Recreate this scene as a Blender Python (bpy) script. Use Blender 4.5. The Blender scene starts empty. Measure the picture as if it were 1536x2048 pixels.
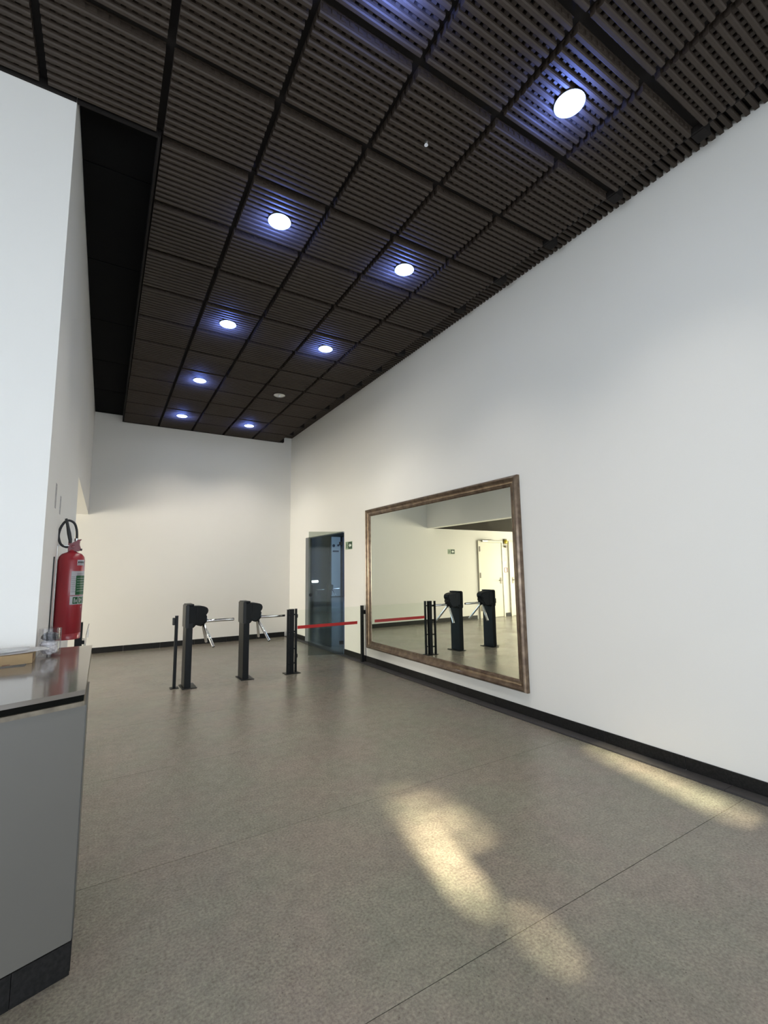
import bpy, bmesh, math, random
from mathutils import Vector, Matrix
random.seed(7)
S = bpy.context.scene
COL = S.collection
PI = math.pi

# ------------------------------------------------------------------ camera
CAM_H = 1.45
cam_d = bpy.data.cameras.new('camera')
cam_d.sensor_fit = 'HORIZONTAL'; cam_d.sensor_width = 36.0
cam_d.lens = 921.8 / 1536 * 36.0
cam_d.clip_start = 0.02; cam_d.clip_end = 200
cam = bpy.data.objects.new('camera', cam_d); COL.objects.link(cam)
def cam_axes(yaw, pitch, roll):
    cy, sy, cp, sp = math.cos(yaw), math.sin(yaw), math.cos(pitch), math.sin(pitch)
    d = Vector((sy*cp, cy*cp, sp)); r = Vector((cy, -sy, 0)); u = r.cross(d)
    cr, sr = math.cos(roll), math.sin(roll)
    return r*cr + u*sr, -r*sr + u*cr, d
r_, u_, d_ = cam_axes(.54508, .12230, -.01387)
m = Matrix((( r_.x, u_.x, -d_.x, 0), (r_.y, u_.y, -d_.y, 0), (r_.z, u_.z, -d_.z, CAM_H), (0, 0, 0, 1)))
cam.matrix_world = m
S.camera = cam

# ------------------------------------------------------------------ world, sun, daylight at the windows, exposure
w = bpy.data.worlds.new('world'); S.world = w; w.use_nodes = True
bg = w.node_tree.nodes['Background']; bg.inputs[0].default_value = (.62, .74, .95, 1); bg.inputs[1].default_value = 1.0
def area(name, loc, rot, sx, sy, power, color, spread=PI):
    l = bpy.data.lights.new(name, 'AREA'); l.shape = 'RECTANGLE'; l.size = sx; l.size_y = sy
    l.energy = power; l.color = color; l.spread = spread
    o = bpy.data.objects.new(name, l); COL.objects.link(o); o.location = loc; o.rotation_euler = rot
    return o
sd = bpy.data.lights.new('sun', 'SUN'); sd.energy = 48.0; sd.color = (1.0, .90, .62); sd.angle = math.radians(2.2)
sun = bpy.data.objects.new('sun', sd); COL.objects.link(sun)
sun.rotation_euler = Vector((.215, 1, -.6)).to_track_quat('-Z', 'Y').to_euler()
area('entrance_daylight', (.2, -3.0, 1.25), (math.radians(90), 0, 0), 6.0, 2.2, 106, (.87, .935, 1.0))          # glazed entrance behind the camera
area('reception_window_daylight', (-4.1, -.4, 1.3), (0, math.radians(-90), 0), 2.0, 3.6, 88, (.88, .94, 1.0))      # side window behind the reception
area('recess_window_daylight', (-5.8, 8.1, 1.25), (0, math.radians(-90), 0), 2.1, 3.2, 275, (1.0, .92, .74))   # window at the far end of the side corridor
area('hall_window_daylight', (12.6, 14.0, 2.2), (0, math.radians(90), 0), 3.0, 8.0, 850, (.52, .70, 1.0))    # window of the hall behind the glass door
S.view_settings.view_transform = 'Standard'; S.view_settings.look = 'None'
S.view_settings.gamma = 1; S.view_settings.use_curve_mapping = False
S.view_settings.exposure = 0.75
S.cycles.max_bounces = 10; S.cycles.diffuse_bounces = 6; S.cycles.glossy_bounces = 5
S.cycles.transparent_max_bounces = 12; S.cycles.use_denoising = True
S.cycles.sample_clamp_indirect = 4.0; S.cycles.caustics_reflective = False; S.cycles.caustics_refractive = False

# ------------------------------------------------------------------ materials
def mat(name, col, rough=.6, metal=0, noise=None, bump=None, spec=.5, coat=0, emit=None):
    """principled material; noise=(scale, amount, colour2), bump=(scale, strength)"""
    M = bpy.data.materials.new(name); M.use_nodes = True
    nt = M.node_tree; b = nt.nodes['Principled BSDF']
    b.inputs['Base Color'].default_value = (*col, 1); b.inputs['Roughness'].default_value = rough
    b.inputs['Metallic'].default_value = metal; b.inputs['Specular IOR Level'].default_value = spec
    b.inputs['Coat Weight'].default_value = coat
    tc = nt.nodes.new('ShaderNodeTexCoord')
    if noise:
        n = nt.nodes.new('ShaderNodeTexNoise'); n.inputs['Scale'].default_value = noise[0]; n.inputs['Detail'].default_value = 6
        r = nt.nodes.new('ShaderNodeValToRGB'); r.color_ramp.elements[0].position = .35; r.color_ramp.elements[1].position = .65
        r.color_ramp.elements[0].color = (*col, 1); r.color_ramp.elements[1].color = (*noise[2], 1)
        nt.links.new(tc.outputs['Object'], n.inputs['Vector']); nt.links.new(n.outputs['Fac'], r.inputs[0])
        mx = nt.nodes.new('ShaderNodeMix'); mx.data_type = 'RGBA'; mx.inputs[0].default_value = noise[1]
        mx.inputs[6].default_value = (*col, 1); nt.links.new(r.outputs[0], mx.inputs[7]); nt.links.new(mx.outputs[2], b.inputs['Base Color'])
    if bump:
        n2 = nt.nodes.new('ShaderNodeTexNoise'); n2.inputs['Scale'].default_value = bump[0]; n2.inputs['Detail'].default_value = 4
        bp = nt.nodes.new('ShaderNodeBump'); bp.inputs['Strength'].default_value = bump[1]; bp.inputs['Distance'].default_value = .004
        nt.links.new(tc.outputs['Object'], n2.inputs['Vector']); nt.links.new(n2.outputs['Fac'], bp.inputs['Height'])
        nt.links.new(bp.outputs[0], b.inputs['Normal'])
    if emit:
        b.inputs['Emission Color'].default_value = (*emit[0], 1); b.inputs['Emission Strength'].default_value = emit[1]
    return M
WALL = mat('wall_paint', (.80, .79, .76), .55, noise=(.8, .5, (.77, .765, .74)), bump=(160, .10), spec=.35)
BULK = mat('bulkhead_paint', (.80, .79, .77), .6, noise=(1.2, .4, (.76, .755, .74)), bump=(160, .08), spec=.3)
LATT = mat('ceiling_wood', (.040, .029, .021), .62, noise=(9, .6, (.030, .021, .015)), spec=.35)
LATT2 = mat('ceiling_backing', (.012, .010, .009), .8, spec=.2)
VOIDM = mat('upper_ceiling_black', (.006, .006, .006), .9, noise=(3, .5, (.004, .004, .004)), spec=.08)
DARKW = mat('recess_ceiling_wood', (.022, .017, .012), .8, noise=(6, .8, (.010, .008, .006)), spec=.08)
GRAN = mat('black_granite', (.006, .006, .006), .5, noise=(70, .6, (.020, .019, .019)), bump=(60, .15), spec=.25)
STRIPM = mat('border_stone', (.050, .047, .048), .55, noise=(40, .7, (.035, .033, .034)), bump=(90, .2), spec=.3)
POST = mat('black_powder_coat', (.007, .008, .009), .42, noise=(30, .4, (.010, .011, .012)), spec=.18)
POSTL = mat('charcoal_plastic', (.018, .020, .021), .42, bump=(300, .1), spec=.3)
CHROME = mat('chrome', (.86, .86, .87), .14, 1)
STEEL = mat('brushed_steel', (.55, .55, .54), .32, 1)
RED = mat('extinguisher_red', (.27, .008, .018), .34, coat=.3, noise=(5, .4, (.23, .008, .018)))
REDP = mat('valve_dark_red', (.17, .012, .022), .35)
RUB = mat('black_rubber', (.012, .012, .014), .5)
LABW = mat('label_white', (.72, .74, .78), .35)
LABG = mat('label_green', (.02, .14, .05), .4)
LABD = mat('label_print', (.05, .06, .06), .5)
COUNT = mat('counter_stone', (.150, .130, .112), .10, noise=(2.2, .8, (.21, .19, .165)), bump=(25, .03), spec=.8)
EDGE = mat('counter_edge', (.20, .17, .125), .45, noise=(18, .9, (.09, .075, .055)), bump=(40, .3))
GROOVE = mat('groove_black', (.006, .006, .005), .85, spec=.05)
DESK = mat('desk_laminate', (.125, .120, .108), .38, noise=(2, .4, (.112, .108, .098)), bump=(500, .03))
DESKS = mat('desk_side_dark', (.085, .085, .082), .35)
KRAFT = mat('kraft_cardboard', (.42, .29, .15), .7, noise=(30, .4, (.37, .25, .13)))
PAPER = mat('white_paper', (.90, .91, .93), .6)
DOORW = mat('door_cream_paint', (.74, .72, .62), .45)
DARKBR = mat('dark_bronze', (.09, .08, .065), .4, .5)
SGREEN = mat('sign_green', (.012, .045, .022), .4)
SPALE = mat('sign_pale_green', (.33, .42, .30), .4)
SWHITE = mat('sign_white', (.80, .85, .78), .4)
TAPE = mat('red_tape', (.55, .020, .018), .4)
YEL = mat('beacon_yellow', (.75, .60, .08), .35)
BRN = mat('plaque_brown', (.16, .07, .04), .5)
CRUMP = mat('crumpled_white_plastic', (.85, .83, .83), .4, noise=(40, .5, (.55, .52, .53)))
CRUMD = mat('crumpled_dark_film', (.018, .018, .022), .3, noise=(60, .7, (.08, .08, .09)))
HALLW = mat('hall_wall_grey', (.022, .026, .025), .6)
HALLB = mat('hall_panel_pale', (.62, .68, .76), .5)
HALLF = mat('hall_floor', (.20, .21, .22), .18)
NAVY = mat('hall_navy', (.02, .03, .07), .5)
MARK = mat('scraped_plaster', (.26, .255, .26), .8, noise=(60, .8, (.50, .49, .49)))
BLOCKER = mat('sun_blocker_concrete', (.4, .4, .38), .8)

def frame_material():
    M = mat('bronze_gilt_wood', (.215, .155, .105), .30, .60, noise=(14, .9, (.10, .066, .045)), bump=(45, .2), coat=.3)
    return M
FRAME = frame_material()

def lamp_material(name, col, s):
    M = bpy.data.materials.new(name); M.use_nodes = True; nt = M.node_tree; nt.nodes.clear()
    o = nt.nodes.new('ShaderNodeOutputMaterial'); e = nt.nodes.new('ShaderNodeEmission')
    e.inputs[0].default_value = (*col, 1); e.inputs[1].default_value = s; nt.links.new(e.outputs[0], o.inputs[0]); return M
LED = lamp_material('led_lit_face', (.80, .88, 1.0), 22)
BAR = lamp_material('lit_display', (1, 1, 1), 14)

def glass_mat(name, tint, spec_mix=.06, rough=.02):
    """thin pane: tinted see-through plus a fresnel reflection"""
    M = bpy.data.materials.new(name); M.use_nodes = True; nt = M.node_tree; nt.nodes.clear()
    o = nt.nodes.new('ShaderNodeOutputMaterial'); t = nt.nodes.new('ShaderNodeBsdfTransparent'); g = nt.nodes.new('ShaderNodeBsdfGlossy')
    g.inputs['Roughness'].default_value = rough; t.inputs[0].default_value = (*tint, 1)
    f = nt.nodes.new('ShaderNodeLayerWeight'); f.inputs[0].default_value = spec_mix * 4
    m_ = nt.nodes.new('ShaderNodeMath'); m_.operation = 'MULTIPLY'; m_.inputs[1].default_value = .22
    mx = nt.nodes.new('ShaderNodeMixShader'); nt.links.new(f.outputs['Fresnel'], m_.inputs[0]); nt.links.new(m_.outputs[0], mx.inputs[0])
    nt.links.new(t.outputs[0], mx.inputs[1]); nt.links.new(g.outputs[0], mx.inputs[2]); nt.links.new(mx.outputs[0], o.inputs[0]); return M
SMOKE = glass_mat('smoked_door_glass', (.66, .69, .66), .08)      # a box pane has two faces: about .45 in all
CLEAR = glass_mat('clear_barrier_glass', (.955, .975, .955), .03)
JARG = glass_mat('jar_clear_plastic', (.93, .93, .94), .10)

def mirror_mat():
    M = bpy.data.materials.new('mirror_silver'); M.use_nodes = True; nt = M.node_tree; nt.nodes.clear()
    o = nt.nodes.new('ShaderNodeOutputMaterial'); g = nt.nodes.new('ShaderNodeBsdfGlossy'); g.inputs[0].default_value = (.86, .89, .80, 1); g.inputs['Roughness'].default_value = 0.0
    nt.links.new(g.outputs[0], o.inputs[0]); return M
MIRR = mirror_mat()

def floor_material():
    M = bpy.data.materials.new('floor_granilite'); M.use_nodes = True; nt = M.node_tree; b = nt.nodes['Principled BSDF']
    L = nt.links.new
    g = nt.nodes.new('ShaderNodeNewGeometry')
    def noise(scale, det=5, rough=.55):
        n = nt.nodes.new('ShaderNodeTexNoise'); n.inputs['Scale'].default_value = scale; n.inputs['Detail'].default_value = det; n.inputs['Roughness'].default_value = rough
        L(g.outputs['Position'], n.inputs['Vector']); return n
    def ramp(src, stops):
        r = nt.nodes.new('ShaderNodeValToRGB'); e = r.color_ramp.elements
        e[0].position, e[0].color = stops[0][0], (*stops[0][1], 1); e[1].position, e[1].color = stops[1][0], (*stops[1][1], 1)
        for p, c in stops[2:]:
            k = e.new(p); k.color = (*c, 1)
        L(src, r.inputs[0]); return r
    def mixc(a, b_, fac, mode='MIX'):
        x = nt.nodes.new('ShaderNodeMix'); x.data_type = 'RGBA'; x.blend_type = mode
        if isinstance(fac, float): x.inputs[0].default_value = fac
        else: L(fac, x.inputs[0])
        L(a, x.inputs[6]); L(b_, x.inputs[7]); return x
    big = ramp(noise(.9, 3).outputs['Fac'], [(.35, (.185, .176, .148)), (.68, (.205, .178, .155))])
    mid = ramp(noise(3.1, 4).outputs['Fac'], [(.3, (.165, .162, .140)), (.7, (.212, .193, .168))])
    c1 = mixc(big.outputs[0], mid.outputs[0], .5)
    fine = ramp(noise(85, 4, .62).outputs['Fac'], [(.30, (.48, .47, .45)), (.68, (1.22, 1.21, 1.18))])
    c2 = mixc(c1.outputs[2], fine.outputs[0], .75, 'MULTIPLY')
    blot = ramp(noise(14, 4, .6).outputs['Fac'], [(.32, (.84, .85, .83)), (.66, (1.10, 1.08, 1.06))])
    c2 = mixc(c2.outputs[2], blot.outputs[0], .8, 'MULTIPLY')
    tint = ramp(noise(2.1, 3, .5).outputs['Fac'], [(.40, (.97, 1.03, .98)), (.60, (1.05, .975, .985))])
    c2 = mixc(c2.outputs[2], tint.outputs[0], .6, 'MULTIPLY')
    v = nt.nodes.new('ShaderNodeTexVoronoi'); v.inputs['Scale'].default_value = 42; v.inputs['Randomness'].default_value = 1.0
    L(g.outputs['Position'], v.inputs['Vector'])
    pit = ramp(v.outputs['Distance'], [(.05, (.38, .36, .33)), (.16, (1, 1, 1))])
    pm = ramp(noise(5.5, 2).outputs['Fac'], [(.42, (0, 0, 0)), (.60, (1, 1, 1))])
    c3 = mixc(c2.outputs[2], pit.outputs[0], pm.outputs[0], 'MULTIPLY')
    L(c3.outputs[2], b.inputs['Base Color'])
    rr = ramp(noise(1.6, 4).outputs['Fac'], [(.3, (.17, .17, .17)), (.7, (.27, .27, .27))])
    L(rr.outputs[0], b.inputs['Roughness']); b.inputs['Specular IOR Level'].default_value = .55
    nb = noise(60, 5, .62); bp = nt.nodes.new('ShaderNodeBump'); bp.inputs['Strength'].default_value = .42; bp.inputs['Distance'].default_value = .005
    L(nb.outputs['Fac'], bp.inputs['Height']); L(bp.outputs[0], b.inputs['Normal'])
    return M
FLOOR = floor_material()

# ------------------------------------------------------------------ helpers
def BM(): return bmesh.new()
def bx(bm, x0, x1, y0, y1, z0, z1):
    x0, x1 = min(x0, x1), max(x0, x1); y0, y1 = min(y0, y1), max(y0, y1); z0, z1 = min(z0, z1), max(z0, z1)
    v = [bm.verts.new(p) for p in ((x0,y0,z0),(x1,y0,z0),(x1,y1,z0),(x0,y1,z0),(x0,y0,z1),(x1,y0,z1),(x1,y1,z1),(x0,y1,z1))]
    for f in ((3,2,1,0),(4,5,6,7),(0,1,5,4),(1,2,6,5),(2,3,7,6),(3,0,4,7)): bm.faces.new([v[i] for i in f])
    return v
def box(x0, x1, y0, y1, z0, z1, bev=0, seg=2):
    bm = BM(); bx(bm, x0, x1, y0, y1, z0, z1)
    if bev: bmesh.ops.bevel(bm, geom=bm.edges[:], offset=bev, segments=seg, affect='EDGES', profile=.5)
    return bm
def prism(bm, pts, axis, a, b):
    """extrude a 2-D outline along axis (0 x, 1 y, 2 z) from a to b; pts are the two other coordinates in order"""
    def P(p, t):
        q = list(p); q.insert(axis, t); return q
    A = [bm.verts.new(P(p, a)) for p in pts]; B = [bm.verts.new(P(p, b)) for p in pts]
    n = len(pts); bm.faces.new(A); bm.faces.new(B[::-1])
    for i in range(n): bm.faces.new((A[i], B[i], B[(i+1) % n], A[(i+1) % n]))
    bmesh.ops.recalc_face_normals(bm, faces=bm.faces[:])
def lathe(bm, prof, c, n=24, axis=Vector((0, 0, 1))):
    """prof: (radius, height) list; revolved about axis through c"""
    axis = axis.normalized(); t = Vector((1, 0, 0)) if abs(axis.x) < .9 else Vector((0, 1, 0))
    u = axis.cross(t).normalized(); v = axis.cross(u); c = Vector(c); rings = []
    for r, h in prof:
        if r < 1e-5: rings.append([bm.verts.new(c + axis*h)])
        else: rings.append([bm.verts.new(c + axis*h + (u*math.cos(2*PI*k/n) + v*math.sin(2*PI*k/n))*r) for k in range(n)])
    for A, B in zip(rings, rings[1:]):
        for k in range(n):
            q = [A[k % len(A)], A[(k+1) % n % len(A)], B[(k+1) % n % len(B)], B[k % len(B)]]
            f = []
            for x in q:
                if x not in f: f.append(x)
            if len(f) > 2: bm.faces.new(f)
    for R in (rings[0], rings[-1]):
        if len(R) > 2: bm.faces.new(R)
    bmesh.ops.recalc_face_normals(bm, faces=bm.faces[:])
def tube(bm, pts, r, n=12):
    """round tube along points; r a number or one per point"""
    pts = [Vector(p) for p in pts]; R = r if isinstance(r, (list, tuple)) else [r]*len(pts); rings = []
    T0 = (pts[1]-pts[0]).normalized(); up = Vector((0, 0, 1)) if abs(T0.z) < .9 else Vector((0, 1, 0))
    u = T0.cross(up).normalized()
    for i, p in enumerate(pts):
        a = pts[max(i-1, 0)]; b = pts[min(i+1, len(pts)-1)]; T = (b-a).normalized()
        u = (u - T*u.dot(T)).normalized(); v = T.cross(u)
        rings.append([bm.verts.new(p + (u*math.cos(2*PI*k/n) + v*math.sin(2*PI*k/n))*R[i]) for k in range(n)])
    for A, B in zip(rings, rings[1:]):
        for k in range(n): bm.faces.new((A[k], A[(k+1) % n], B[(k+1) % n], B[k]))
    bm.faces.new(rings[0][::-1]); bm.faces.new(rings[-1])
    bmesh.ops.recalc_face_normals(bm, faces=bm.faces[:])
def smooth_path(pts, k=8):
    P = [Vector(p) for p in pts]; out = []
    for i in range(len(P)-1):
        p0, p1, p2, p3 = P[max(i-1, 0)], P[i], P[i+1], P[min(i+2, len(P)-1)]
        for j in range(k):
            t = j/k
            out.append(.5*((2*p1) + (p2-p0)*t + (2*p0-5*p1+4*p2-p3)*t*t + (3*p1-p0-3*p2+p3)*t**3))
    out.append(P[-1]); return out
def wloc(p):
    v = Vector((0, 0, 0))
    while p: v += p.location; p = p.parent
    return v
def obj(name, bm, material, parent=None, smooth=False, base=None):
    """link a bmesh given in world coordinates as ONE mesh object; base = where its origin sits"""
    pl = wloc(parent) if parent else Vector((0, 0, 0))
    o_w = Vector(base) if base else pl
    bmesh.ops.translate(bm, verts=bm.verts[:], vec=-o_w)
    me = bpy.data.meshes.new(name); bm.to_mesh(me); bm.free()
    for mm in (material if isinstance(material, (list, tuple)) else [material]): me.materials.append(mm)
    if smooth:
        for p in me.polygons: p.use_smooth = True
        me.set_sharp_from_angle(angle=math.radians(35))
    o = bpy.data.objects.new(name, me); COL.objects.link(o); o.parent = parent; o.location = o_w - pl
    return o
def thing(name, label, cat, loc=(0, 0, 0), group=None):
    o = bpy.data.objects.new(name, None); o.empty_display_size = .1; COL.objects.link(o); o.location = loc
    o['label'] = label; o['category'] = cat
    if group: o['group'] = group
    return o
def tag(o, label, cat, group=None):
    o['label'] = label; o['category'] = cat
    if group: o['group'] = group
    return o
def struct(o): o['kind'] = 'structure'; return o
def sempty(name, loc=(0, 0, 0)):
    o = bpy.data.objects.new(name, None); o.empty_display_size = .1; COL.objects.link(o); o.location = loc; return struct(o)
def copy_tree(o, parent=None):
    c = o.copy(); COL.objects.link(c); c.parent = parent
    for ch in list(o.children): copy_tree(ch, c)
    return c
def panel_with_holes(us, vs, holes, a, b, axis):
    """a slab from a to b along axis, a grid of cells over us x vs minus the cells inside holes (u0,u1,v0,v1)"""
    us = sorted(set(us + [h[i] for h in holes for i in (0, 1)])); vs = sorted(set(vs + [h[i] for h in holes for i in (2, 3)]))
    bm = BM()
    for i in range(len(us)-1):
        j = 0
        while j < len(vs)-1:
            def solid(jj):
                cu = (us[i]+us[i+1])/2; cv = (vs[jj]+vs[jj+1])/2
                return not any(h[0] < cu < h[1] and h[2] < cv < h[3] for h in holes)
            if not solid(j): j += 1; continue
            k = j
            while k+1 < len(vs)-1 and solid(k+1): k += 1
            u0, u1, v0, v1 = us[i], us[i+1], vs[j], vs[k+1]
            if axis == 0: bx(bm, a, b, u0, u1, v0, v1)
            else: bx(bm, u0, u1, a, b, v0, v1)
            j = k+1
    return bm

# ------------------------------------------------------------------ measures of the place (metres, camera over the origin)
XL, XR = -.29, 3.60          # left wall face, right wall face
YB = 10.07                   # back wall face
YC = 3.134                   # front face of the white pier on the left
YF = -3.2                    # entrance wall
ZR, ZU = 4.345, 4.49         # underside of the lattice raft, of the upper ceiling
X0, CELL = .172, .625
ZO = 2.52                    # top of the opening under the bulkhead
YO = 6.12                    # where the pier ends and the opening begins
XRE = -6.0                   # far left end of the side corridor
DY0, DY1, DZ = 7.30, 9.12, 2.11   # doorway in the right wall

# ------------------------------------------------------------------ floor: slabs a cell pair deep, recessed joints
fl = sempty('floor')
bm = BM(); bx(bm, XRE, XR, YF, YB, -.12, -.004); obj('floor_bed', bm, GROOVE, fl)
ys = [.22 + 1.25*k for k in range(-3, 9)]
ys[0] = YF; ys[-1] = YB
for a, b in zip(ys, ys[1:]):
    xl = -4.2 if b <= YC+.2 else (XRE)
    bm = box(xl, XR-.115, a+.0015, b-.0015, -.03, 0)
    obj('floor_slab', bm, FLOOR, fl)

# border stones along the right wall and black stone skirting: single pieces, joint to joint
tr = sempty('trim_1')
k = 0; y = YF+.1
while y < YB-.01:
    y2 = min(y+.78, YB)
    obj('border_stone', box(XR-.112, XR, y+.0015, y2-.0015, -.03, .011+.0006*(k % 2)), STRIPM, tr); y = y2; k += 1
br = sempty('baseboard_right')
y = YF+.1
while y < YB-.01:
    y2 = min(y+.62, YB)
    if y2 > DY0 and y < DY0: y2 = DY0
    if y >= DY0-.001 and y < DY1: y = DY1; y2 = min(y+.62, YB)
    obj('skirting_stone', box(XR-.010, XR, y+.001, y2-.001, .014, .100, .002, 1), GRAN, br); y = y2
bb = sempty('baseboard_back')
x = XR-.113
while x > -1.99:
    x2 = max(x-.62, -1.99)
    obj('skirting_stone', box(x2+.001, x-.001, YB-.016, YB, 0, .100, .002, 1), GRAN, bb); x = x2
obj('skirting_stone', box(-3.31, -3.09, YB-.016, YB, 0, .100, .002, 1), GRAN, bb)
bl = sempty('baseboard_left')
for a, b in ((YC, 3.8), (3.8, 4.5), (4.5, 5.2), (5.2, YO)):
    obj('skirting_stone', box(XL, XL+.016, a+.001, b-.001, 0, .100, .002, 1), GRAN, bl)

# ------------------------------------------------------------------ walls
struct(obj('wall_right', panel_with_holes([YF, YB+.25], [-.12, ZU+.2], [(DY0, DY1, -.12, DZ)], XR, XR+.12, 0), WALL))
struct(obj('wall_back', box(XRE-.2, XR, YB, YB+.25, -.12, ZU+.2), WALL))
wl = struct(obj('wall_left', box(XL-.35, XL, YC+.35, YO, -.12, ZU+.2), WALL))
for (ya, yb_, za, zb) in ((3.60, 3.68, 1.87, 2.03), (3.98, 4.05, 1.87, 2.00)):                # scraped marks above the extinguisher
    obj('scraped_mark', box(XL, XL+.0015, ya, yb_, za, zb), MARK, wl)
struct(obj('wall_front_left', box(-4.2, XL, YC, YC+.35, -.12, ZU+.2), WALL))
struct(obj('trim_2', box(XL-.22, XL, YO, YB, ZO, ZU+.2), BULK))                                # bulkhead over the side opening
struct(obj('wall_recess_front', box(XRE, XL-.35, YO-.25, YO, -.12, ZO), WALL))
struct(obj('wall_recess_end', panel_with_holes([YO-.25, YB], [-.12, ZO], [(6.6, 9.6, .25, 2.25)], XRE-.2, XRE, 0), WALL))
struct(obj('wall_reception', panel_with_holes([YF-.2, YC+.35], [-.12, ZU+.2], [(-2.2, 1.4, .3, 2.3)], -4.4, -4.2, 0), WALL))
wn3 = struct(obj('window_3', box(-4.31, -4.30, -2.2, 1.4, .3, 2.3), CLEAR))
for yy in (-2.2, -1.0, .2, 1.36): obj('mullion', box(-4.35, -4.25, yy, yy+.04, .3, 2.3), STEEL, wn3)
# entrance wall behind the camera: glazed below, small slots added up high to shape the sun patches
patch_slots = [(.375, .465, 2.96, 3.30), (.36, .74, 3.20, 3.255), (.36, .70, 3.345, 3.395), (.36, .58, 3.47, 3.505), (.515, .61, 2.745, 2.80)] + [(2.12, 2.34, z_, z_+.055) for z_ in (2.80, 2.92, 3.04, 3.16, 3.28)]
struct(obj('wall_entrance', panel_with_holes([-4.2, XR], [-.12, ZU+.2], [(-2.9, 3.3, 0, 2.4)] + patch_slots, YF-.03, YF, 1), WALL))
win = struct(obj('window_1', box(-2.9, 3.3, YF-.11, YF-.10, .02, 2.38), CLEAR))
for xx in (-2.9, -1.36, .18, 1.72, 3.26): obj('mullion', box(xx, xx+.04, YF-.15, YF-.05, 0, 2.4), STEEL, win)
wn2 = struct(obj('window_2', box(XRE-.11, XRE-.10, 6.6, 9.6, .25, 2.25), CLEAR))
for yy in (6.6, 8.08, 9.56): obj('mullion', box(XRE-.15, XRE-.05, yy, yy+.04, .25, 2.25), STEEL, wn2)
struct(obj('sun_blocker', box(-6, 6, -9.5, YF-.03, 2.45, 2.60), BLOCKER))  # unseen slab over the entrance, added to keep the sun off the glazing

# ------------------------------------------------------------------ ceiling: lattice raft of square panels
ce = sempty('ceiling', (0, 0, ZR))
obj('upper_slab', box(-4.2, XR, YF, YC, ZU+.03, ZU+.2), LATT2, ce)
obj('upper_slab', box(XL, XR, YC, YB, ZU+.03, ZU+.2), LATT2, ce)
ya = YC
while ya < YB-.01:                                           # plain black boards of the upper ceiling, left of the raft
    yb_ = min(ya + (.625 if ya == YC else 1.25), YB)
    obj('ceiling_board', box(XL+.002, X0+.05, ya+.007, yb_-.007, ZU, ZU+.03), VOIDM, ce); ya = yb_
NB = 11; PIT = CELL/12; P = CELL-PIT*.85                      # eleven ridges and one left out to a panel; P = panel length along the ridges
PY = PIT*NB
def slat_bm(length=P):
    bm = BM(); h = length/2
    prism(bm, [(-.008, 0), (.008, 0), (.014, .006), (.0155, .018), (.0155, .050), (-.0155, .050), (-.0155, .018), (-.014, .006)], 0, -h, h); return bm
bm = slat_bm(); slat_me = bpy.data.meshes.new('slat'); bm.to_mesh(slat_me); bm.free(); slat_me.materials.append(LATT)
def cross_mesh(name, with_slats):
    bm = BM(); h = P/2
    for k in range(NB):
        c = -PY/2 + PIT*(k+.5); cx_ = -h + P/NB*(k+.5); bx(bm, cx_-.014, cx_+.014, -PY/2+.004, PY/2-.004, .022, .050)
        if with_slats:
            s = slat_bm(); bmesh.ops.translate(s, verts=s.verts[:], vec=(0, c, 0))
            t_ = bpy.data.meshes.new('t'); s.to_mesh(t_); s.free(); bm.from_mesh(t_); bpy.data.meshes.remove(t_)
    bx(bm, -h, h, -PY/2, PY/2, .050, .058)
    me = bpy.data.meshes.new(name); bm.to_mesh(me); bm.free(); me.materials.append(LATT); return me
cross_me = cross_mesh('lattice_back', False); full_me = cross_mesh('lattice_full', True)
cells = [(i, j) for j in range(-6, 11) for i in range(-5, 5) if (j < 0 or i >= 0)]
def near_key(c):
    x = X0+CELL*(c[0]+.5); y = YC+CELL*(c[1]+.5)
    v = Vector((x, y, ZR-CAM_H)); dep = v.dot(d_)
    if dep < .8: return 1e9
    px = 768+921.8*v.dot(r_)/dep; py = 1024-921.8*v.dot(u_)/dep
    return dep if (-120 < px < 1656 and -120 < py) else 1e6+dep
near = set(sorted(cells, key=near_key)[:27])
for (i, j) in cells:
    x = X0+CELL*(i+.5); y = YC+CELL*(j+.5)
    isn = (i, j) in near
    p_ = bpy.data.objects.new('ceiling_panel', cross_me if isn else full_me); COL.objects.link(p_); p_.parent = ce; p_.location = (x, y, 0)
    if isn:
        for k in range(NB):
            s_ = bpy.data.objects.new('slat', slat_me); COL.objects.link(s_); s_.parent = p_; s_.location = (0, -PY/2+PIT*(k+.5), 0)
XRAF = X0+5*CELL
obj('raft_backing', box(-2.95, XRAF-.012, YC-6*CELL, YC-.012, ZR+.060, ZR+.078), LATT2, ce)
obj('raft_backing', box(X0+.012, XRAF-.012, YC, YC+11*CELL-.012, ZR+.060, ZR+.078), LATT2, ce)
obj('raft_edge', box(X0-.004, X0+.010, YC-.004, YC+11*CELL, ZR, ZU), LATT2, ce)
obj('raft_edge', box(X0+.012, XRAF-.012, YC+11*CELL-.010, YC+11*CELL+.004, ZR, ZU), LATT2, ce)
obj('raft_edge', box(XRAF-.010, XRAF+.004, -.6, YC+11*CELL+.004, ZR+.02, ZU), LATT2, ce)
obj('raft_edge', box(XL+.002, X0-.006, YC-.010, YC+.004, ZR, ZU), LATT2, ce)
obj('raft_edge', box(-4.19, XL-.001, YC-.016, YC-.002, ZR+.002, ZU), LATT2, ce)
bm = BM()                                                     # ribs of the upper ceiling in the gap by the right wall
y = -.6
while y < YB-.05:
    bx(bm, XRAF+.01, XR-.003, y, y+.026, ZU-.012, ZU+.028); y += PIT
o = obj('edge_ribs', bm, LATT, ce); o['kind'] = 'stuff'
y = YC-3*CELL
while y < YB:
    obj('edge_block', box(XRAF+.006, XRAF+.10, y-.03, y+.05, ZR+.015, ZU-.012), LATT2, ce); y += CELL
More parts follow.
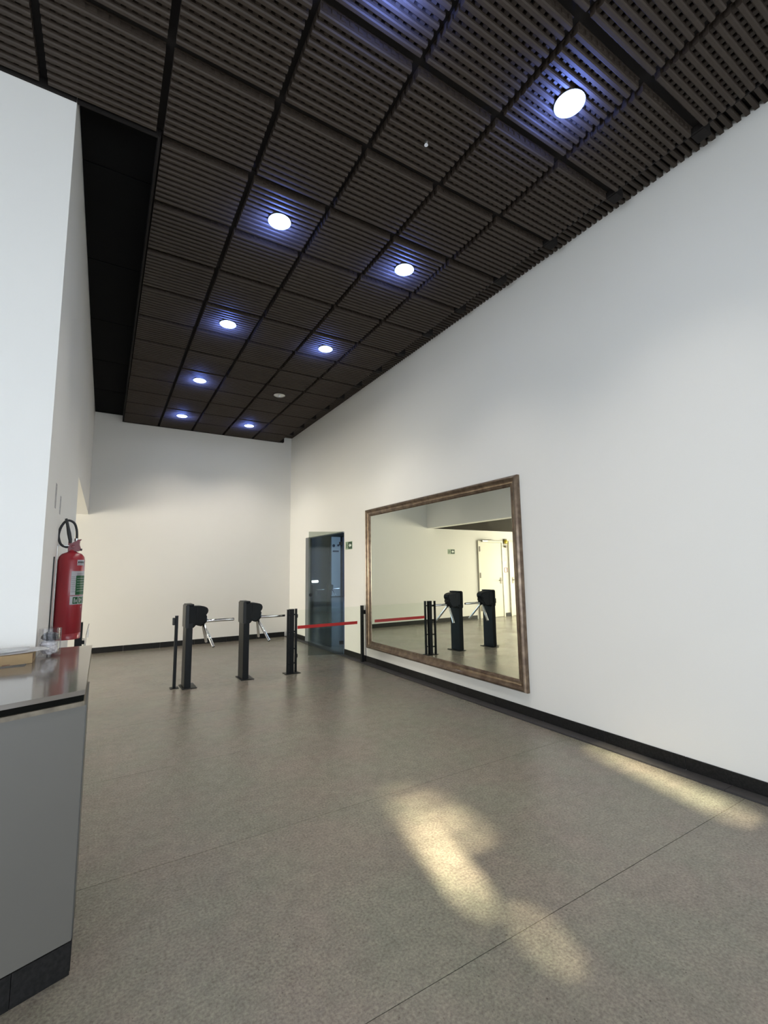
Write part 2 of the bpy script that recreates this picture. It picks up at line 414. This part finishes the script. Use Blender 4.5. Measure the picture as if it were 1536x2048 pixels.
struct(obj('ceiling_recess', box(XRE, XL-.22, YO, YB, ZO, ZO+.15), DARKW))

# ------------------------------------------------------------------ recessed downlights
def downlight(x, y, lit, label):
    t = thing('downlight', label, 'ceiling lamp', (x, y, ZR), 'round downlights in the dark lattice ceiling')
    bm = BM(); lathe(bm, [(.078, .0), (.090, -.003), (.093, -.010), (.082, -.014), (.078, -.006)], (x, y, ZR-.0005), 32); obj('trim_ring', bm, STEEL if not lit else LABW, t, True)
    if lit:
        bm = BM(); lathe(bm, [(.079, -.003), (.079, -.010), (.055, -.016), (.02, -.019), (0, -.0195)], (x, y, ZR), 32); obj('lit_face', bm, LED, t, True)
        pl = bpy.data.lights.new('halo_fill', 'SPOT'); pl.energy = 22; pl.color = (.16, .27, 1.0); pl.shadow_soft_size = .05; pl.spot_size = math.radians(165); pl.spot_blend = 1.0  # extra blue spot aimed upwards, added to imitate the lens halo on the lattice
        po = bpy.data.objects.new('added_halo', pl); COL.objects.link(po); po.parent = t; po.location = (0, 0, -.16); po.rotation_euler = (PI, 0, 0)
        sl = bpy.data.lights.new('beam', 'SPOT'); sl.energy = 78; sl.color = (1.0, .94, .86); sl.spot_size = math.radians(108); sl.spot_blend = 1.0; sl.shadow_soft_size = .07
        so = bpy.data.objects.new('lamp_beam', sl); COL.objects.link(so); so.parent = t; so.location = (0, 0, -.03)
    else:
        bm = BM(); lathe(bm, [(.078, -.004), (.060, -.001), (.035, -.002), (0, -.004)], (x, y, ZR-.001), 32); obj('reflector', bm, CHROME, t, True)
        bm = BM(); lathe(bm, [(.018, -.003), (.020, -.018), (.012, -.030), (0, -.033)], (x, y, ZR), 16); obj('bulb', bm, LABW, t, True)
LX = (X0+1.5*CELL, X0+3.5*CELL)
lab = {(0, -1): 'lit round downlight above the camera, cut by the top edge of the picture',
       (1, -1): 'largest lit round downlight, nearest the right wall at the top of the picture',
       (0, 0): 'second lit downlight of the left row, above the first turnstile side',
       (1, 0): 'second lit downlight of the right row, near the middle of the ceiling',
       (0, 1): 'third lit downlight of the left row from the front',
       (1, 1): 'third lit downlight of the right row, just before the unlit one',
       (0, 2): 'fourth lit downlight of the left row, level with the unlit lamp',
       (1, 2): 'unlit round downlight with bare reflector in the right row',
       (0, 3): 'last lit downlight of the left row, by the back wall',
       (1, 3): 'last lit downlight of the right row, by the back wall'}
for a in (0, 1):
    for b in range(-1, 4):
        downlight(LX[a], YC+CELL*(.5+3*b), (a, b) != (1, 2), lab[(a, b)])
t = thing('sprinkler', 'tiny pale sprinkler nub hanging under the dark lattice ceiling', 'sprinkler', (1.735, 2.24, ZR))
bm = BM(); lathe(bm, [(.010, 0), (.010, -.012), (.005, -.014), (.005, -.030), (0, -.030)], (1.735, 2.24, ZR), 12); obj('stem', bm, STEEL, t)
bm = BM(); lathe(bm, [(.013, -.030), (.013, -.034), (0, -.034)], (1.735, 2.24, ZR), 12); obj('deflector', bm, LABW, t)

# ------------------------------------------------------------------ framed mirror
MY0, MY1, MZ0, MZ1 = 3.255, 6.445, .232, 2.388
mt = thing('wall_mirror', 'large rectangular mirror in a bronze moulded wooden frame on the right wall', 'mirror', (XR, (MY0+MY1)/2, MZ0))
PROF = [(0, 0), (0, .034), (.006, .048), (.016, .058), (.027, .060), (.037, .055), (.044, .045), (.052, .040), (.072, .034), (.080, .035), (.088, .030), (.096, .031), (.106, .024), (.112, .013), (.112, 0)]
def rail(p, q, inward, outward_corner):
    """mitred moulding from p to q (y,z outer corners)"""
    bm = BM(); A, B = [], []
    d = Vector((q[0]-p[0], q[1]-p[1])).normalized(); n = Vector(inward)
    for t_, h in PROF:
        a = Vector(p) + n*t_ + d*t_; b = Vector(q) + n*t_ - d*t_
        A.append(bm.verts.new((XR-h, a.x, a.y))); B.append(bm.verts.new((XR-h, b.x, b.y)))
    for i in range(len(PROF)-1): bm.faces.new((A[i], A[i+1], B[i+1], B[i]))
    bm.faces.new(A[::-1]); bm.faces.new(B)
    bmesh.ops.recalc_face_normals(bm, faces=bm.faces[:]); return bm
for p, q, n in (((MY0, MZ0), (MY1, MZ0), (0, 1)), ((MY1, MZ0), (MY1, MZ1), (-1, 0)), ((MY1, MZ1), (MY0, MZ1), (0, -1)), ((MY0, MZ1), (MY0, MZ0), (1, 0))):
    obj('frame_rail', rail(p, q, n, 0), FRAME, mt, True)
obj('mirror_glass', box(XR-.014, XR-.004, MY0+.10, MY1-.10, MZ0+.10, MZ1-.10), MIRR, mt)

# ------------------------------------------------------------------ glass door in the right wall
d1 = sempty('door_1', (XR, DY0, 0))
obj('fixed_pane', box(XR+.095, XR+.105, 8.06, DY1-.004, .006, DZ-.006), SMOKE, d1)
ang = math.atan2(.235, -.60)                                    # the swung leaf: hinge at (3.585,7.325)
leaf = obj('swing_pane', box(0, .598, -.005, .005, .012, DZ-.002, .001, 1), SMOKE, d1, base=(0, 0, 0))
leaf.location = Vector((3.59, 7.325, 0)) - Vector((XR, DY0, 0)); leaf.rotation_euler = (0, 0, ang)
for zc in (.20, 1.90):
    h = obj('patch_hinge', box(0, .07, -.012, .012, zc-.03, zc+.03, .002, 1), POST, leaf, base=(0, 0, 0)); h.location = (0, 0, 0)
for sgn in (-1, 1):
    bm = BM(); lathe(bm, [(.012, 0), (.012, .02), (.028, .024), (.028, .040), (0, .042)], (.56, 0, 1.02), 16, Vector((0, sgn, 0))); k_ = obj('knob', bm, POST, leaf, True, base=(0, 0, 0)); k_.location = (0, 0, 0)

# ------------------------------------------------------------------ hall behind the glass door
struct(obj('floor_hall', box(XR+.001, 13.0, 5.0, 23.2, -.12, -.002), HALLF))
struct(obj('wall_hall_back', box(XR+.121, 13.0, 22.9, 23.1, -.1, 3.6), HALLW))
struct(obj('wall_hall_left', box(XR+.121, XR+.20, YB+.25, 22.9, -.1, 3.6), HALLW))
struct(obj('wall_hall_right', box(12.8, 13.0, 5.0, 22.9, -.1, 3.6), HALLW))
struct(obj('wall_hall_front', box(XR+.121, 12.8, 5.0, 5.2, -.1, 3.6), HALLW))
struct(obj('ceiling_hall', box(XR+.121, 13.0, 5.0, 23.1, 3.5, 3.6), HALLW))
hp = thing('notice_panel', 'tall pale blue wall panel with round marks seen through the glass door', 'panel', (10.5, 22.8, 0))
obj('board', box(10.42, 10.98, 22.74, 22.88, .02, 3.2, .01, 1), HALLB, hp)
for cx, cz, r in ((10.58, 2.72, .08), (10.85, 2.74, .06)):
    bm = BM(); lathe(bm, [(0, 0), (r, 0), (r, .01), (0, .01)], (cx, 22.74, cz), 16, Vector((0, -1, 0))); obj('round_mark', bm, NAVY, hp)
obj('mark_bar', box(10.52, 10.88, 22.72, 22.74, 2.38, 2.46, .003, 1), NAVY, hp)
tag(obj('door_post', box(11.02, 11.5, 22.6, 22.88, 0, 3.2, .02, 1), NAVY), 'dark navy post right of the pale panel in the hall', 'post')
pk = thing('hall_pillar', 'dark square pillar carrying a small lit display beyond the glass door', 'pillar', (7.6, 18.2, 0))
obj('shaft', box(7.36, 7.80, 18.0, 18.5, 0, 3.5, .01, 1), NAVY, pk)
obj('lit_display', box(7.38, 7.66, 17.96, 18.0, .92, 1.005, .01, 1), BAR, pk)

# ------------------------------------------------------------------ exit signs
def exit_sign(base, u, nrm, label, flip=False):
    """plaque .25 x .135; u = direction of reading, nrm = out of the wall"""
    base = Vector(base); u = Vector(u); nrm = Vector(nrm); z = Vector((0, 0, 1))
    t = thing('exit_sign', label, 'sign', base)
    def plate(pts, h0, h1, name, m_):
        bm = BM(); A = [bm.verts.new(base + u*a + z*b + nrm*h0) for a, b in pts]; B = [bm.verts.new(base + u*a + z*b + nrm*h1) for a, b in pts]
        n = len(pts); bm.faces.new(A); bm.faces.new(B[::-1])
        for i in range(n): bm.faces.new((A[i], B[i], B[(i+1) % n], A[(i+1) % n]))
        bmesh.ops.recalc_face_normals(bm, faces=bm.faces[:]); obj(name, bm, m_, t)
    R = lambda a, b, c, d: [(a, c), (b, c), (b, d), (a, d)]
    plate(R(-.125, .125, -.0675, .0675), 0, .004, 'plaque', SPALE)
    s = -1 if flip else 1
    plate([(s*x_, y_) for x_, y_ in R(-.02, .115, -.058, .058)], .004, .0055, 'arrow_field', SGREEN)
    plate([(s*x_, y_) for x_, y_ in ((.095, .016), (.095, -.016), (.052, -.016), (.052, -.038), (.004, 0), (.052, .038), (.052, .016))][::1], .0055, .007, 'arrow', SWHITE)
    # running figure by a door
    plate([(s*x_, y_) for x_, y_ in R(-.118, -.030, -.058, .058)], .004, .0050, 'figure_field', SPALE)
    fig = [[(-.085, .030), (-.068, .030), (-.068, .047), (-.085, .047)], [(-.090, .026), (-.066, .026), (-.072, -.010), (-.088, -.010)],
           [(-.088, -.008), (-.076, -.008), (-.098, -.048), (-.110, -.048)], [(-.084, -.008), (-.072, -.008), (-.052, -.045), (-.064, -.045)],
           [(-.068, .024), (-.046, .006), (-.050, -.001), (-.070, .014)]]
    for q in fig: plate([(s*x_, y_) for x_, y_ in q], .005, .0062, 'figure', SGREEN)
    return t
exit_sign((XR, 7.115, 1.855), (0, -1, 0), (-1, 0, 0), 'small green exit sign with white arrow beside the glass door')
exit_sign((-1.11, YB, 1.895), (1, 0, 0), (0, -1, 0), 'small exit sign on the back wall, seen only in the mirror', True)

# ------------------------------------------------------------------ back-wall doors of the side corridor (seen in the mirror)
def wdoor(n, x0, x1, top, hinges_right=True):
    d = sempty(n, ((x0+x1)/2, YB, 0))
    obj('door_leaf', box(x0, x1, YB-.022, YB-.002, .01, top, .002, 1), DOORW, d)
    bm = BM(); bx(bm, x0-.055, x0-.006, YB-.034, YB, 0, top+.055); bx(bm, x1+.006, x1+.055, YB-.034, YB, 0, top+.055); bx(bm, x0-.006, x1+.006, YB-.034, YB, top+.006, top+.055)
    obj('door_frame', bm, DOORW, d)
    hx = x1 if hinges_right else x0; lx = x0+.07 if hinges_right else x1-.07; s = 1 if hinges_right else -1
    for zc in (.28, 1.22, 1.98): obj('hinge', box(hx-.022, hx+.026, YB-.042, YB-.020, zc-.075, zc+.075, .003, 1), DARKBR, d)
    hd = obj('handle_plate', box(lx-.03, lx+.03, YB-.030, YB-.022, .96, 1.14, .003, 1), DARKBR, d)
    bm = BM(); tube(bm, [(lx, YB-.030, 1.06), (lx, YB-.07, 1.06), (lx+.02*s, YB-.078, 1.06), (lx+.13*s, YB-.078, 1.06)], .011, 10); obj('lever', bm, DARKBR, hd, True)
    return d
dw = wdoor('door_2', -3.02, -2.14, 2.17)
obj('closer_body', box(-2.42, -2.22, YB-.085, YB-.034, 2.185, 2.235, .005, 1), STEEL, dw)
bm = BM(); tube(bm, [(-2.30, YB-.06, 2.24), (-2.48, YB-.17, 2.25), (-2.68, YB-.05, 2.25)], .009, 8); obj('closer_arm', bm, STEEL, dw)
wdoor('door_3', -4.28, -3.38, 2.17, False)
t = thing('alarm_beacon', 'yellow round alarm beacon on the wall between two cream doors in the mirror', 'alarm', (-3.21, YB, 2.17))
bm = BM(); lathe(bm, [(.062, 0), (.062, .03), (.055, .035), (.052, .055), (.03, .075), (0, .08)], (-3.21, YB, 2.21), 20, Vector((0, -1, 0))); obj('lens', bm, YEL, t, True)
obj('backplate', box(-3.28, -3.13, YB-.012, YB, 2.13, 2.29, .01, 2), DARKBR, t)
bm = BM(); lathe(bm, [(.035, 0), (.03, .04), (.045, .06), (0, .062)], (-3.21, YB, 2.06), 16, Vector((0, -1, 0))); obj('horn', bm, DARKBR, t, True)
t = thing('wall_plaque', 'small brown and white plaque beside the cream door in the mirror', 'plaque', (-3.2, YB, 1.3))
obj('plate', box(-3.27, -3.13, YB-.006, YB, 1.29, 1.43), BRN, t); obj('white_field', box(-3.215, -3.15, YB-.0075, YB-.006, 1.305, 1.415), LABW, t)
t = thing('wall_notice', 'small pale notice above the brown plaque in the mirror', 'notice', (-3.2, YB, 1.6))
obj('sheet', box(-3.245, -3.165, YB-.003, YB, 1.60, 1.76), LABW, t)
for q in range(5): obj('text_line', box(-3.235, -3.18+.004*(q % 2), YB-.0038, YB-.003, 1.625+.025*q, 1.632+.025*q), LABD, t)

# ------------------------------------------------------------------ turnstiles
def make_turnstile(x, y, label):
    """x = left edge of the post, y = centre of its depth"""
    t = thing('turnstile', label, 'turnstile', (x, y, 0), 'tripod turnstiles')
    obj('base_plate', box(x-.025, x+.150, y-.155, y+.155, 0, .008, .002, 1), POST, t)
    obj('post', box(x, x+.080, y-.125, y+.125, .008, .80, .006, 2), POST, t)
    bm = BM(); bx(bm, x-.010, x+.030, y-.138, y+.138, .735, 1.025); bmesh.ops.bevel(bm, geom=bm.edges[:], offset=.008, segments=2, affect='EDGES'); obj('side_cover', bm, POSTL, t, True)
    out = [(x+.004, .74), (x+.090, .735), (x+.105, .748), (x+.120, .765), (x+.165, .755), (x+.215, .775), (x+.262, .86), (x+.250, .885), (x+.272, .915), (x+.276, .945), (x+.262, .975), (x+.235, .990), (x+.18, 1.003), (x+.06, 1.012), (x+.004, 1.012)]
    bm = BM(); prism(bm, out, 1, y-.115, y+.115); 
    for v in bm.verts:                                            # the head narrows towards its nose
        f = max(0, (v.co.x-x-.10)/.18); v.co.y = y + (v.co.y-y)*(1-.42*f)
    bmesh.ops.bevel(bm, geom=[e for e in bm.edges if abs(e.verts[0].co.y-e.verts[1].co.y) < .02], offset=.012, segments=3, affect='EDGES')
    obj('head', bm, POST, t, True)
    obj('top_cap', box(x+.0, x+.088, y-.125, y+.125, 1.010, 1.034, .006, 2), POST, t)
    c = Vector((x+.175, y, .840)); ax = Vector((1, 0, -1)).normalized()
    bm = BM(); lathe(bm, [(.070, 0), (.078, .02), (.078, .06), (.060, .095), (.030, .108), (0, .110)], c - ax*.01, 24, ax); hub = obj('hub', bm, POST, t, True)
    root = c + ax*.055
    n = ax
    v0 = Vector((1, 0, 0))
    for k in range(3):
        a = 2*PI*k/3; v = v0*math.cos(a) + n.cross(v0)*math.sin(a) + n*n.dot(v0)*(1-math.cos(a))
        p = root + v*.040; q = root + v*.40
        bm = BM(); tube(bm, [p, p+v*.02, q-v*.004, q], [.0185, .0185, .0185, .016], 16); ar = obj('arm', bm, CHROME, t, True)
        bm = BM(); tube(bm, [q-v*.001, q+v*.004], .0160, 16); obj('end_cap', bm, RUB, ar)
    return t
TX = .928
ts1 = make_turnstile(TX, 6.50, 'black tripod turnstile on the left, next to the thin post with a small box')
ts2 = copy_tree(ts1); ts2.location = (1.660, 6.56, 0); ts2['label'] = 'black tripod turnstile on the right, its arm reaching the post cluster'
for (x, y, l) in ((6.93, 16.9, 'distant black turnstile in the hall, nearest the dark pillar, behind door glass'), (7.78, 17.3, 'farther distant black turnstile in the hall, towards the pale panel')):
    c = copy_tree(ts1); c.location = (x, y, 0); c.scale = (.84, .84, .84); c['label'] = l; c['group'] = 'turnstiles beyond the glass door'

# ------------------------------------------------------------------ thin posts and glass barrier
def post(x, y, w, d, h, name, label, cat='post'):
    t = thing(name, label, cat, (x, y, 0))
    obj('base_plate', box(x-w/2-.03, x+w/2+.03, y-d/2-.03, y+d/2+.03, 0, .006), POST, t)
    obj('shaft', box(x-w/2, x+w/2, y-d/2, y+d/2, .006, h-.008, .002, 1), POST, t)
    obj('cap', box(x-w/2-.002, x+w/2+.002, y-d/2-.002, y+d/2+.002, h-.008, h, .002, 1), POSTL, t)
    return t
t = post(.832, 6.51, .036, .045, .89, 'barrier_post', 'thin black post left of the first turnstile, with a small box on it')
obj('reader_box', box(.785, .8135, 6.485, 6.535, .775, .865, .004, 1), POSTL, t)
t = thing('post_cluster', 'three thick and thin black posts standing together right of the turnstiles', 'post', (2.37, 6.5, 0))
obj('base_plate', box(2.25, 2.465, 6.40, 6.55, 0, .006), POST, t)
for x, w_, yy, dp in ((2.282, .028, 6.435, .030), (2.352, .070, 6.490, .050), (2.428, .030, 6.510, .030)):
    s_ = obj('shaft', box(x-w_/2, x+w_/2, yy-dp/2, yy+dp/2, .006, .882, .002, 1), POST, t)
    obj('cap', box(x-w_/2-.001, x+w_/2+.001, yy-dp/2-.001, yy+dp/2+.001, .882, .890, .001, 1), POSTL, s_)
for zz in (.12, .32, .56, .80):
    obj('spacer', box(2.288, 2.318, 6.449, 6.466, zz, zz+.02), POST, t); obj('spacer', box(2.386, 2.414, 6.497, 6.508, zz, zz+.02), POST, t)
t = post(3.545, 6.56, .040, .050, .875, 'barrier_post', 'thin black post against the right wall beside the mirror')
obj('wall_clip', box(3.574, XR-.001, 6.54, 6.58, .74, .80), POST, t)
gb = thing('glass_barrier', 'clear glass barrier panel with a red stripe between the black posts', 'barrier', (2.95, 6.51, 0))
gp = obj('pane', box(2.4445, 3.524, 6.506, 6.514, .10, .868, .001, 1), CLEAR, gb)
obj('red_stripe', box(2.45, 3.43, 6.5035, 6.5055, .600, .645), TAPE, gb)
for zz in (.20, .76):
    obj('clamp', box(2.4435, 2.455, 6.499, 6.505, zz, zz+.05, .002, 1), POST, gb); obj('clamp', box(3.503, 3.5245, 6.499, 6.505, zz, zz+.05, .002, 1), POST, gb)
t = thing('gate_post', 'black gate post with a chrome latch behind the counter end', 'post', (-.20, 6.3, 0))
obj('base_plate', box(-.255, -.125, 6.22, 6.38, 0, .006), POST, t)
obj('shaft', box(-.235, -.165, 6.26, 6.34, .006, .898, .003, 1), POST, t)
bm = BM(); tube(bm, [(-.165, 6.27, .72), (-.145, 6.27, .72), (-.140, 6.27, .60)], .007, 8); obj('latch_arm', bm, STEEL, t)
bm = BM(); tube(bm, [(-.132, 6.27, .60), (-.128, 6.27, .76), (-.108, 6.27, .88)], .004, 8); obj('latch_rod', bm, CHROME, t)
obj('latch_plate', box(-.118, -.106, 6.26, 6.28, .73, .82, .002, 1), STEEL, t)
obj('latch_block', box(-.166, -.140, 6.26, 6.285, .66, .70, .003, 1), POST, t)

# ------------------------------------------------------------------ reception desk and stone counter
cn = Vector((-.032, 2.205)); fd = Vector((-.942, -.335)).normalized(); nd = Vector((fd.y, -fd.x))    # front runs left and towards the camera
if nd.y > 0: nd = -nd
def poly(bm, pts, z0, z1):
    A = [bm.verts.new((p[0], p[1], z0)) for p in pts]; B = [bm.verts.new((p[0], p[1], z1)) for p in pts]
    n = len(pts); bm.faces.new(A[::-1]); bm.faces.new(B)
    for i in range(n): bm.faces.new((A[i], A[(i+1) % n], B[(i+1) % n], B[i]))
    bmesh.ops.recalc_face_normals(bm, faces=bm.faces[:])
def along(s, off=0, c=cn): return (c.x+fd.x*s+nd.x*off, c.y+fd.y*s+nd.y*off)
dk = thing('reception_desk', 'grey laminate reception desk front with black stone kickboard', 'desk', (cn.x, cn.y, 0))
bm = BM(); poly(bm, [along(0), along(3.2), (along(3.2)[0], along(3.2)[1]+.45), (cn.x-.001, cn.y+.45)], .112, .940); body = obj('body', bm, DESK, dk)
bm = BM(); bx(bm, cn.x-.0, cn.x+.003, cn.y+.008, cn.y+.448, .112, .940); obj('side_panel', bm, DESKS, dk)
s = 0.0
for L_ in (.175, .40, .40, .40, .40, .40, .40):
    a, b = s+.001, s+L_-.001
    bm = BM(); poly(bm, [along(a, .004), along(b, .004), along(b, -.02), along(a, -.02)], .001, .110); obj('kick_tile', bm, GRAN, dk); s += L_
bm = BM(); poly(bm, [(cn.x-.02, cn.y+.015), (cn.x+.002, cn.y+.015), (cn.x+.002, cn.y+.44), (cn.x-.02, cn.y+.44)], .001, .110); obj('kick_tile', bm, GRAN, dk)
ct = thing('stone_counter', 'polished brown stone counter top on the reception desk at the left edge', 'counter', (cn.x, cn.y, .94))
cc = Vector((-.036, 2.195))
def cpts(o_):
    e = along(3.2, 0, cc)
    f0 = (cc.x - o_*.3, cc.y + o_)
    e2 = (e[0]+0, e[1]+o_)
    return [f0, e2, (e[0], 2.9), (-.305-.0, 2.9), (-.305, YC-.002), (XL+.002, YC-.002), (XL+.002, 3.49), (cc.x - o_*.3, 3.49)]
def slab(o_, z0, z1, m_, name):
    bm = BM(); poly(bm, cpts(o_), z0, z1); return obj(name, bm, m_, ct)
slab(0, .982, 1.000, COUNT, 'top_slab')
slab(.014, .957, .982, GROOVE, 'shadow_groove')
slab(.001, .940, .957, EDGE, 'lower_edge')

# ------------------------------------------------------------------ things on the counter
bxp = thing('cardboard_box', 'flat brown cardboard box lying on the stone counter', 'box', (-.45, 3.0, 1.0))
bm = BM(); poly(bm, [(-.285, 2.985), (-.285, 3.115), (-.62, 3.115), (-.62, 2.905)], 1.001, 1.050); obj('carton', bm, KRAFT, bxp)
bm = BM(); poly(bm, [(-.2848, 3.0), (-.2838, 3.0), (-.2838, 3.02), (-.2848, 3.02)], 1.02, 1.042); obj('tape_tab', bm, BRN, bxp)
bm = BM(); poly(bm, [(-.37, 2.9615), (-.40, 2.955), (-.40, 2.954), (-.37, 2.9605)], 1.003, 1.007); obj('tape_tab', bm, BRN, bxp)
def sheet(name, pts, z, curl, label):
    bm = BM(); n = 10
    (a, b, c, d) = [Vector(p) for p in pts]
    rows = []
    for i in range(n+1):
        u = i/n; r = []
        for j in range(n+1):
            v = j/n; p = a.lerp(b, u).lerp(d.lerp(c, u), v); r.append(bm.verts.new((p.x, p.y, z + curl*u*u + .0015*math.sin(7*u+3*v))))
        rows.append(r)
    for i in range(n):
        for j in range(n): bm.faces.new((rows[i][j], rows[i+1][j], rows[i+1][j+1], rows[i][j+1]))
    r = bmesh.ops.solidify(bm, geom=bm.faces[:], thickness=.0012)
    return tag(obj(name, bm, PAPER, None, True, base=(a.x, a.y, z)), label, 'paper')
sheet('paper_sheet', [(-.62, 2.88), (-.205, 2.965), (-.26, 3.10), (-.64, 3.10)], 1.0555, .010, 'upper white paper sheet curling off the cardboard box beside the jar')
sheet('paper_sheet', [(-.66, 2.90), (-.30, 2.97), (-.31, 3.105), (-.66, 3.10)], 1.0635, .006, 'topmost shorter white paper sheet on the cardboard box')
JX, JY = -.243, 3.18
jr = thing('plastic_jar', 'clear plastic jar stuffed with crumpled white and dark wrappers', 'jar', (JX, JY, 1.0))
# the jar stands beside the pier corner; keep it clear of the wall face
JX = -.232
bm = BM(); lathe(bm, [(0, .001), (.048, .001), (.052, .006), (.052, .148), (.049, .150), (.0495, .146), (.0495, .008), (0, .004)], (JX, JY, 1.0), 28); obj('shell', bm, JARG, jr, True)
def crumple(c, rx, rz, m_, name, seed):
    rnd = random.Random(seed); bm = BM(); bmesh.ops.create_icosphere(bm, subdivisions=3, radius=1)
    for v in bm.verts:
        k = 1 + rnd.uniform(-.16, .12) ; v.co = Vector((c[0]+v.co.x*rx*k, c[1]+v.co.y*rx*k, c[2]+v.co.z*rz*k))
    return obj(name, bm, m_, jr)
crumple((JX, JY, 1.036), .040, .028, CRUMP, 'wrapper', 1)
crumple((JX-.006, JY-.004, 1.068), .036, .020, CRUMP, 'wrapper', 2)
crumple((JX+.002, JY, 1.104), .042, .024, CRUMD, 'dark_wrapper', 3)
crumple((JX-.004, JY-.008, 1.118), .024, .014, CRUMD, 'dark_wrapper', 4)

# ------------------------------------------------------------------ fire extinguisher on the pier
EX, EY, EB = -.2015, 4.05, .985
er = .083
fe = thing('fire_extinguisher', 'red fire extinguisher with looped black hose hanging on the white pier', 'extinguisher', (EX, EY, EB))
bm = BM(); lathe(bm, [(0, .004), (.068, .004), (.074, 0), (er-.003, .0), (er, .004), (er, .040), (er-.002, .043), (er, .046), (er, .555), (er-.006, .582), (er-.022, .602), (er-.05, .614), (.026, .620), (.024, .632), (0, .632)], (EX, EY, EB), 40); obj('cylinder', bm, RED, fe, True)
C0 = 365.0
def ep(cx, cy, dy=0): return (EX + (cx-C0)*.000402, EY+dy, 1.603 + (580-cy)*.000500)
# valve
bm = BM(); prism(bm, [ep(300, 575)[::2], ep(470, 575)[::2], ep(500, 545)[::2], ep(470, 470)[::2], ep(480, 430)[::2], ep(400, 430)[::2], ep(330, 470)[::2], ep(300, 520)[::2]], 1, EY-.022, EY+.022); 
bmesh.ops.bevel(bm, geom=bm.edges[:], offset=.004, segments=2, affect='EDGES'); vb = obj('valve_body', bm, REDP, fe, True)
bm = BM(); prism(bm, [ep(395, 470)[::2], ep(440, 465)[::2], ep(500, 400)[::2], ep(492, 396)[::2], ep(440, 405)[::2], ep(400, 440)[::2]], 1, EY-.014, EY+.014); obj('lower_lever', bm, REDP, fe)
bm = BM(); prism(bm, [ep(300, 490)[::2], ep(345, 480)[::2], ep(352, 400)[::2], ep(330, 320)[::2], ep(300, 330)[::2], ep(300, 420)[::2]], 1, EY-.013, EY+.013); obj('upper_lever', bm, REDP, fe)
bm = BM(); tube(bm, [ep(470, 545, -.01), ep(515, 552, -.012)], .008, 12); obj('pressure_gauge', bm, RUB, fe, True)
bm = BM(); lathe(bm, [(.012, 0), (.012, .018), (0, .02)], ep(380, 505, -.020), 14, Vector((0, -1, 0))); obj('bolt', bm, REDP, fe, True)
bm = BM(); tube(bm, smooth_path([ep(330, 508), ep(270, 512, -.004), ep(195, 478, -.008), ep(158, 400, -.01), ep(150, 330, -.012), ep(172, 240, -.012), ep(215, 165, -.012), ep(265, 128, -.008), ep(320, 132, .0), ep(372, 165, .004), ep(405, 235, .006), ep(420, 320, .006), ep(422, 400, .004)]), .0082, 12); obj('hose', bm, RUB, fe, True)
bm = BM(); tube(bm, [ep(245, 105, -.03), ep(255, 130, -.03), ep(275, 200, -.03), ep(305, 320, -.03), ep(325, 400, -.028), ep(335, 455, -.024)], [.008, .0095, .0095, .013, .012, .009], 14); obj('nozzle', bm, RUB, fe, True)
bm = BM(); lathe(bm, [(.013, 0), (.013, .022), (0, .022)], (ep(420, 430)[0], EY+.003, ep(420, 430)[2]), 14); obj('hose_collar', bm, STEEL, fe, True)
obj('hanger_strap', box(XL+.001, EX-.01, EY-.012, EY+.012, ep(0, 500)[2], ep(0, 485)[2], .002, 1), STEEL, fe)
obj('wall_bracket', box(XL+.0005, XL+.004, EY-.03, EY+.03, EB+.10, EB+.66), STEEL, fe)
obj('dark_strip', box(XL+.0005, XL+.008, 3.79, 3.797, 1.02, 1.56), POSTL, fe)  # thin dark upright strip on the pier beside the extinguisher
def wrap(a0, a1, z0, z1, off, m_, name, parent):
    """label patch bent round the cylinder; angles in degrees (0 = +x, -90 = towards the entrance)"""
    bm = BM(); n = max(2, int(abs(a1-a0)/5)); R_ = er+off; A, B = [], []
    for k in range(n+1):
        a = math.radians(a0+(a1-a0)*k/n); p = (EX+R_*math.cos(a), EY+R_*math.sin(a)); A.append(bm.verts.new((*p, z0))); B.append(bm.verts.new((*p, z1)))
    for k in range(n): bm.faces.new((A[k], A[k+1], B[k+1], B[k]))
    bmesh.ops.solidify(bm, geom=bm.faces[:], thickness=-.0004); bmesh.ops.recalc_face_normals(bm, faces=bm.faces[:])
    return obj(name, bm, m_, parent, True)
zl = lambda cy: 1.603 + (580-cy)*.000500
l1 = wrap(-62, -20, zl(780), zl(700), .0006, LABW, 'upper_label', fe)
for q in range(5): wrap(-58+7*q, -53+7*q, zl(750), zl(720), .0012, LABD, 'letter', l1)
wrap(-58, -24, zl(772), zl(768), .0012, LABD, 'text_line', l1)
l2 = wrap(-84, 20, zl(1200), zl(860), .0006, LABW, 'instruction_label', fe)
wrap(-63, 18, zl(1195), zl(925), .0012, LABG, 'green_field', l2)
for q in range(9): wrap(-82, -67+2*(q % 3), zl(940+26*q+4), zl(940+26*q), .0012, LABD, 'text_line', l2)
for q in range(5): wrap(-60, -30+4*(q % 2), zl(890+8*q+2), zl(890+8*q), .0012, LABD, 'text_line', l2)
for q in range(6): wrap(-58, 10-5*(q % 2), zl(960+36*q+5), zl(960+36*q), .0018, LABW, 'text_line', l2)
l3 = wrap(-84, 12, zl(1330), zl(1210), .0006, LABW, 'class_label', fe)
for q in range(3):
    a = -72+27*q; wrap(a, a+23, zl(1320), zl(1225), .0012, LABG, 'pictogram_field', l3)
    wrap(a+5, a+9, zl(1305), zl(1240), .0018, LABW, 'pictogram', l3); wrap(a+13, a+18, zl(1300-20*(q % 2)), zl(1260), .0018, LABW, 'pictogram', l3)
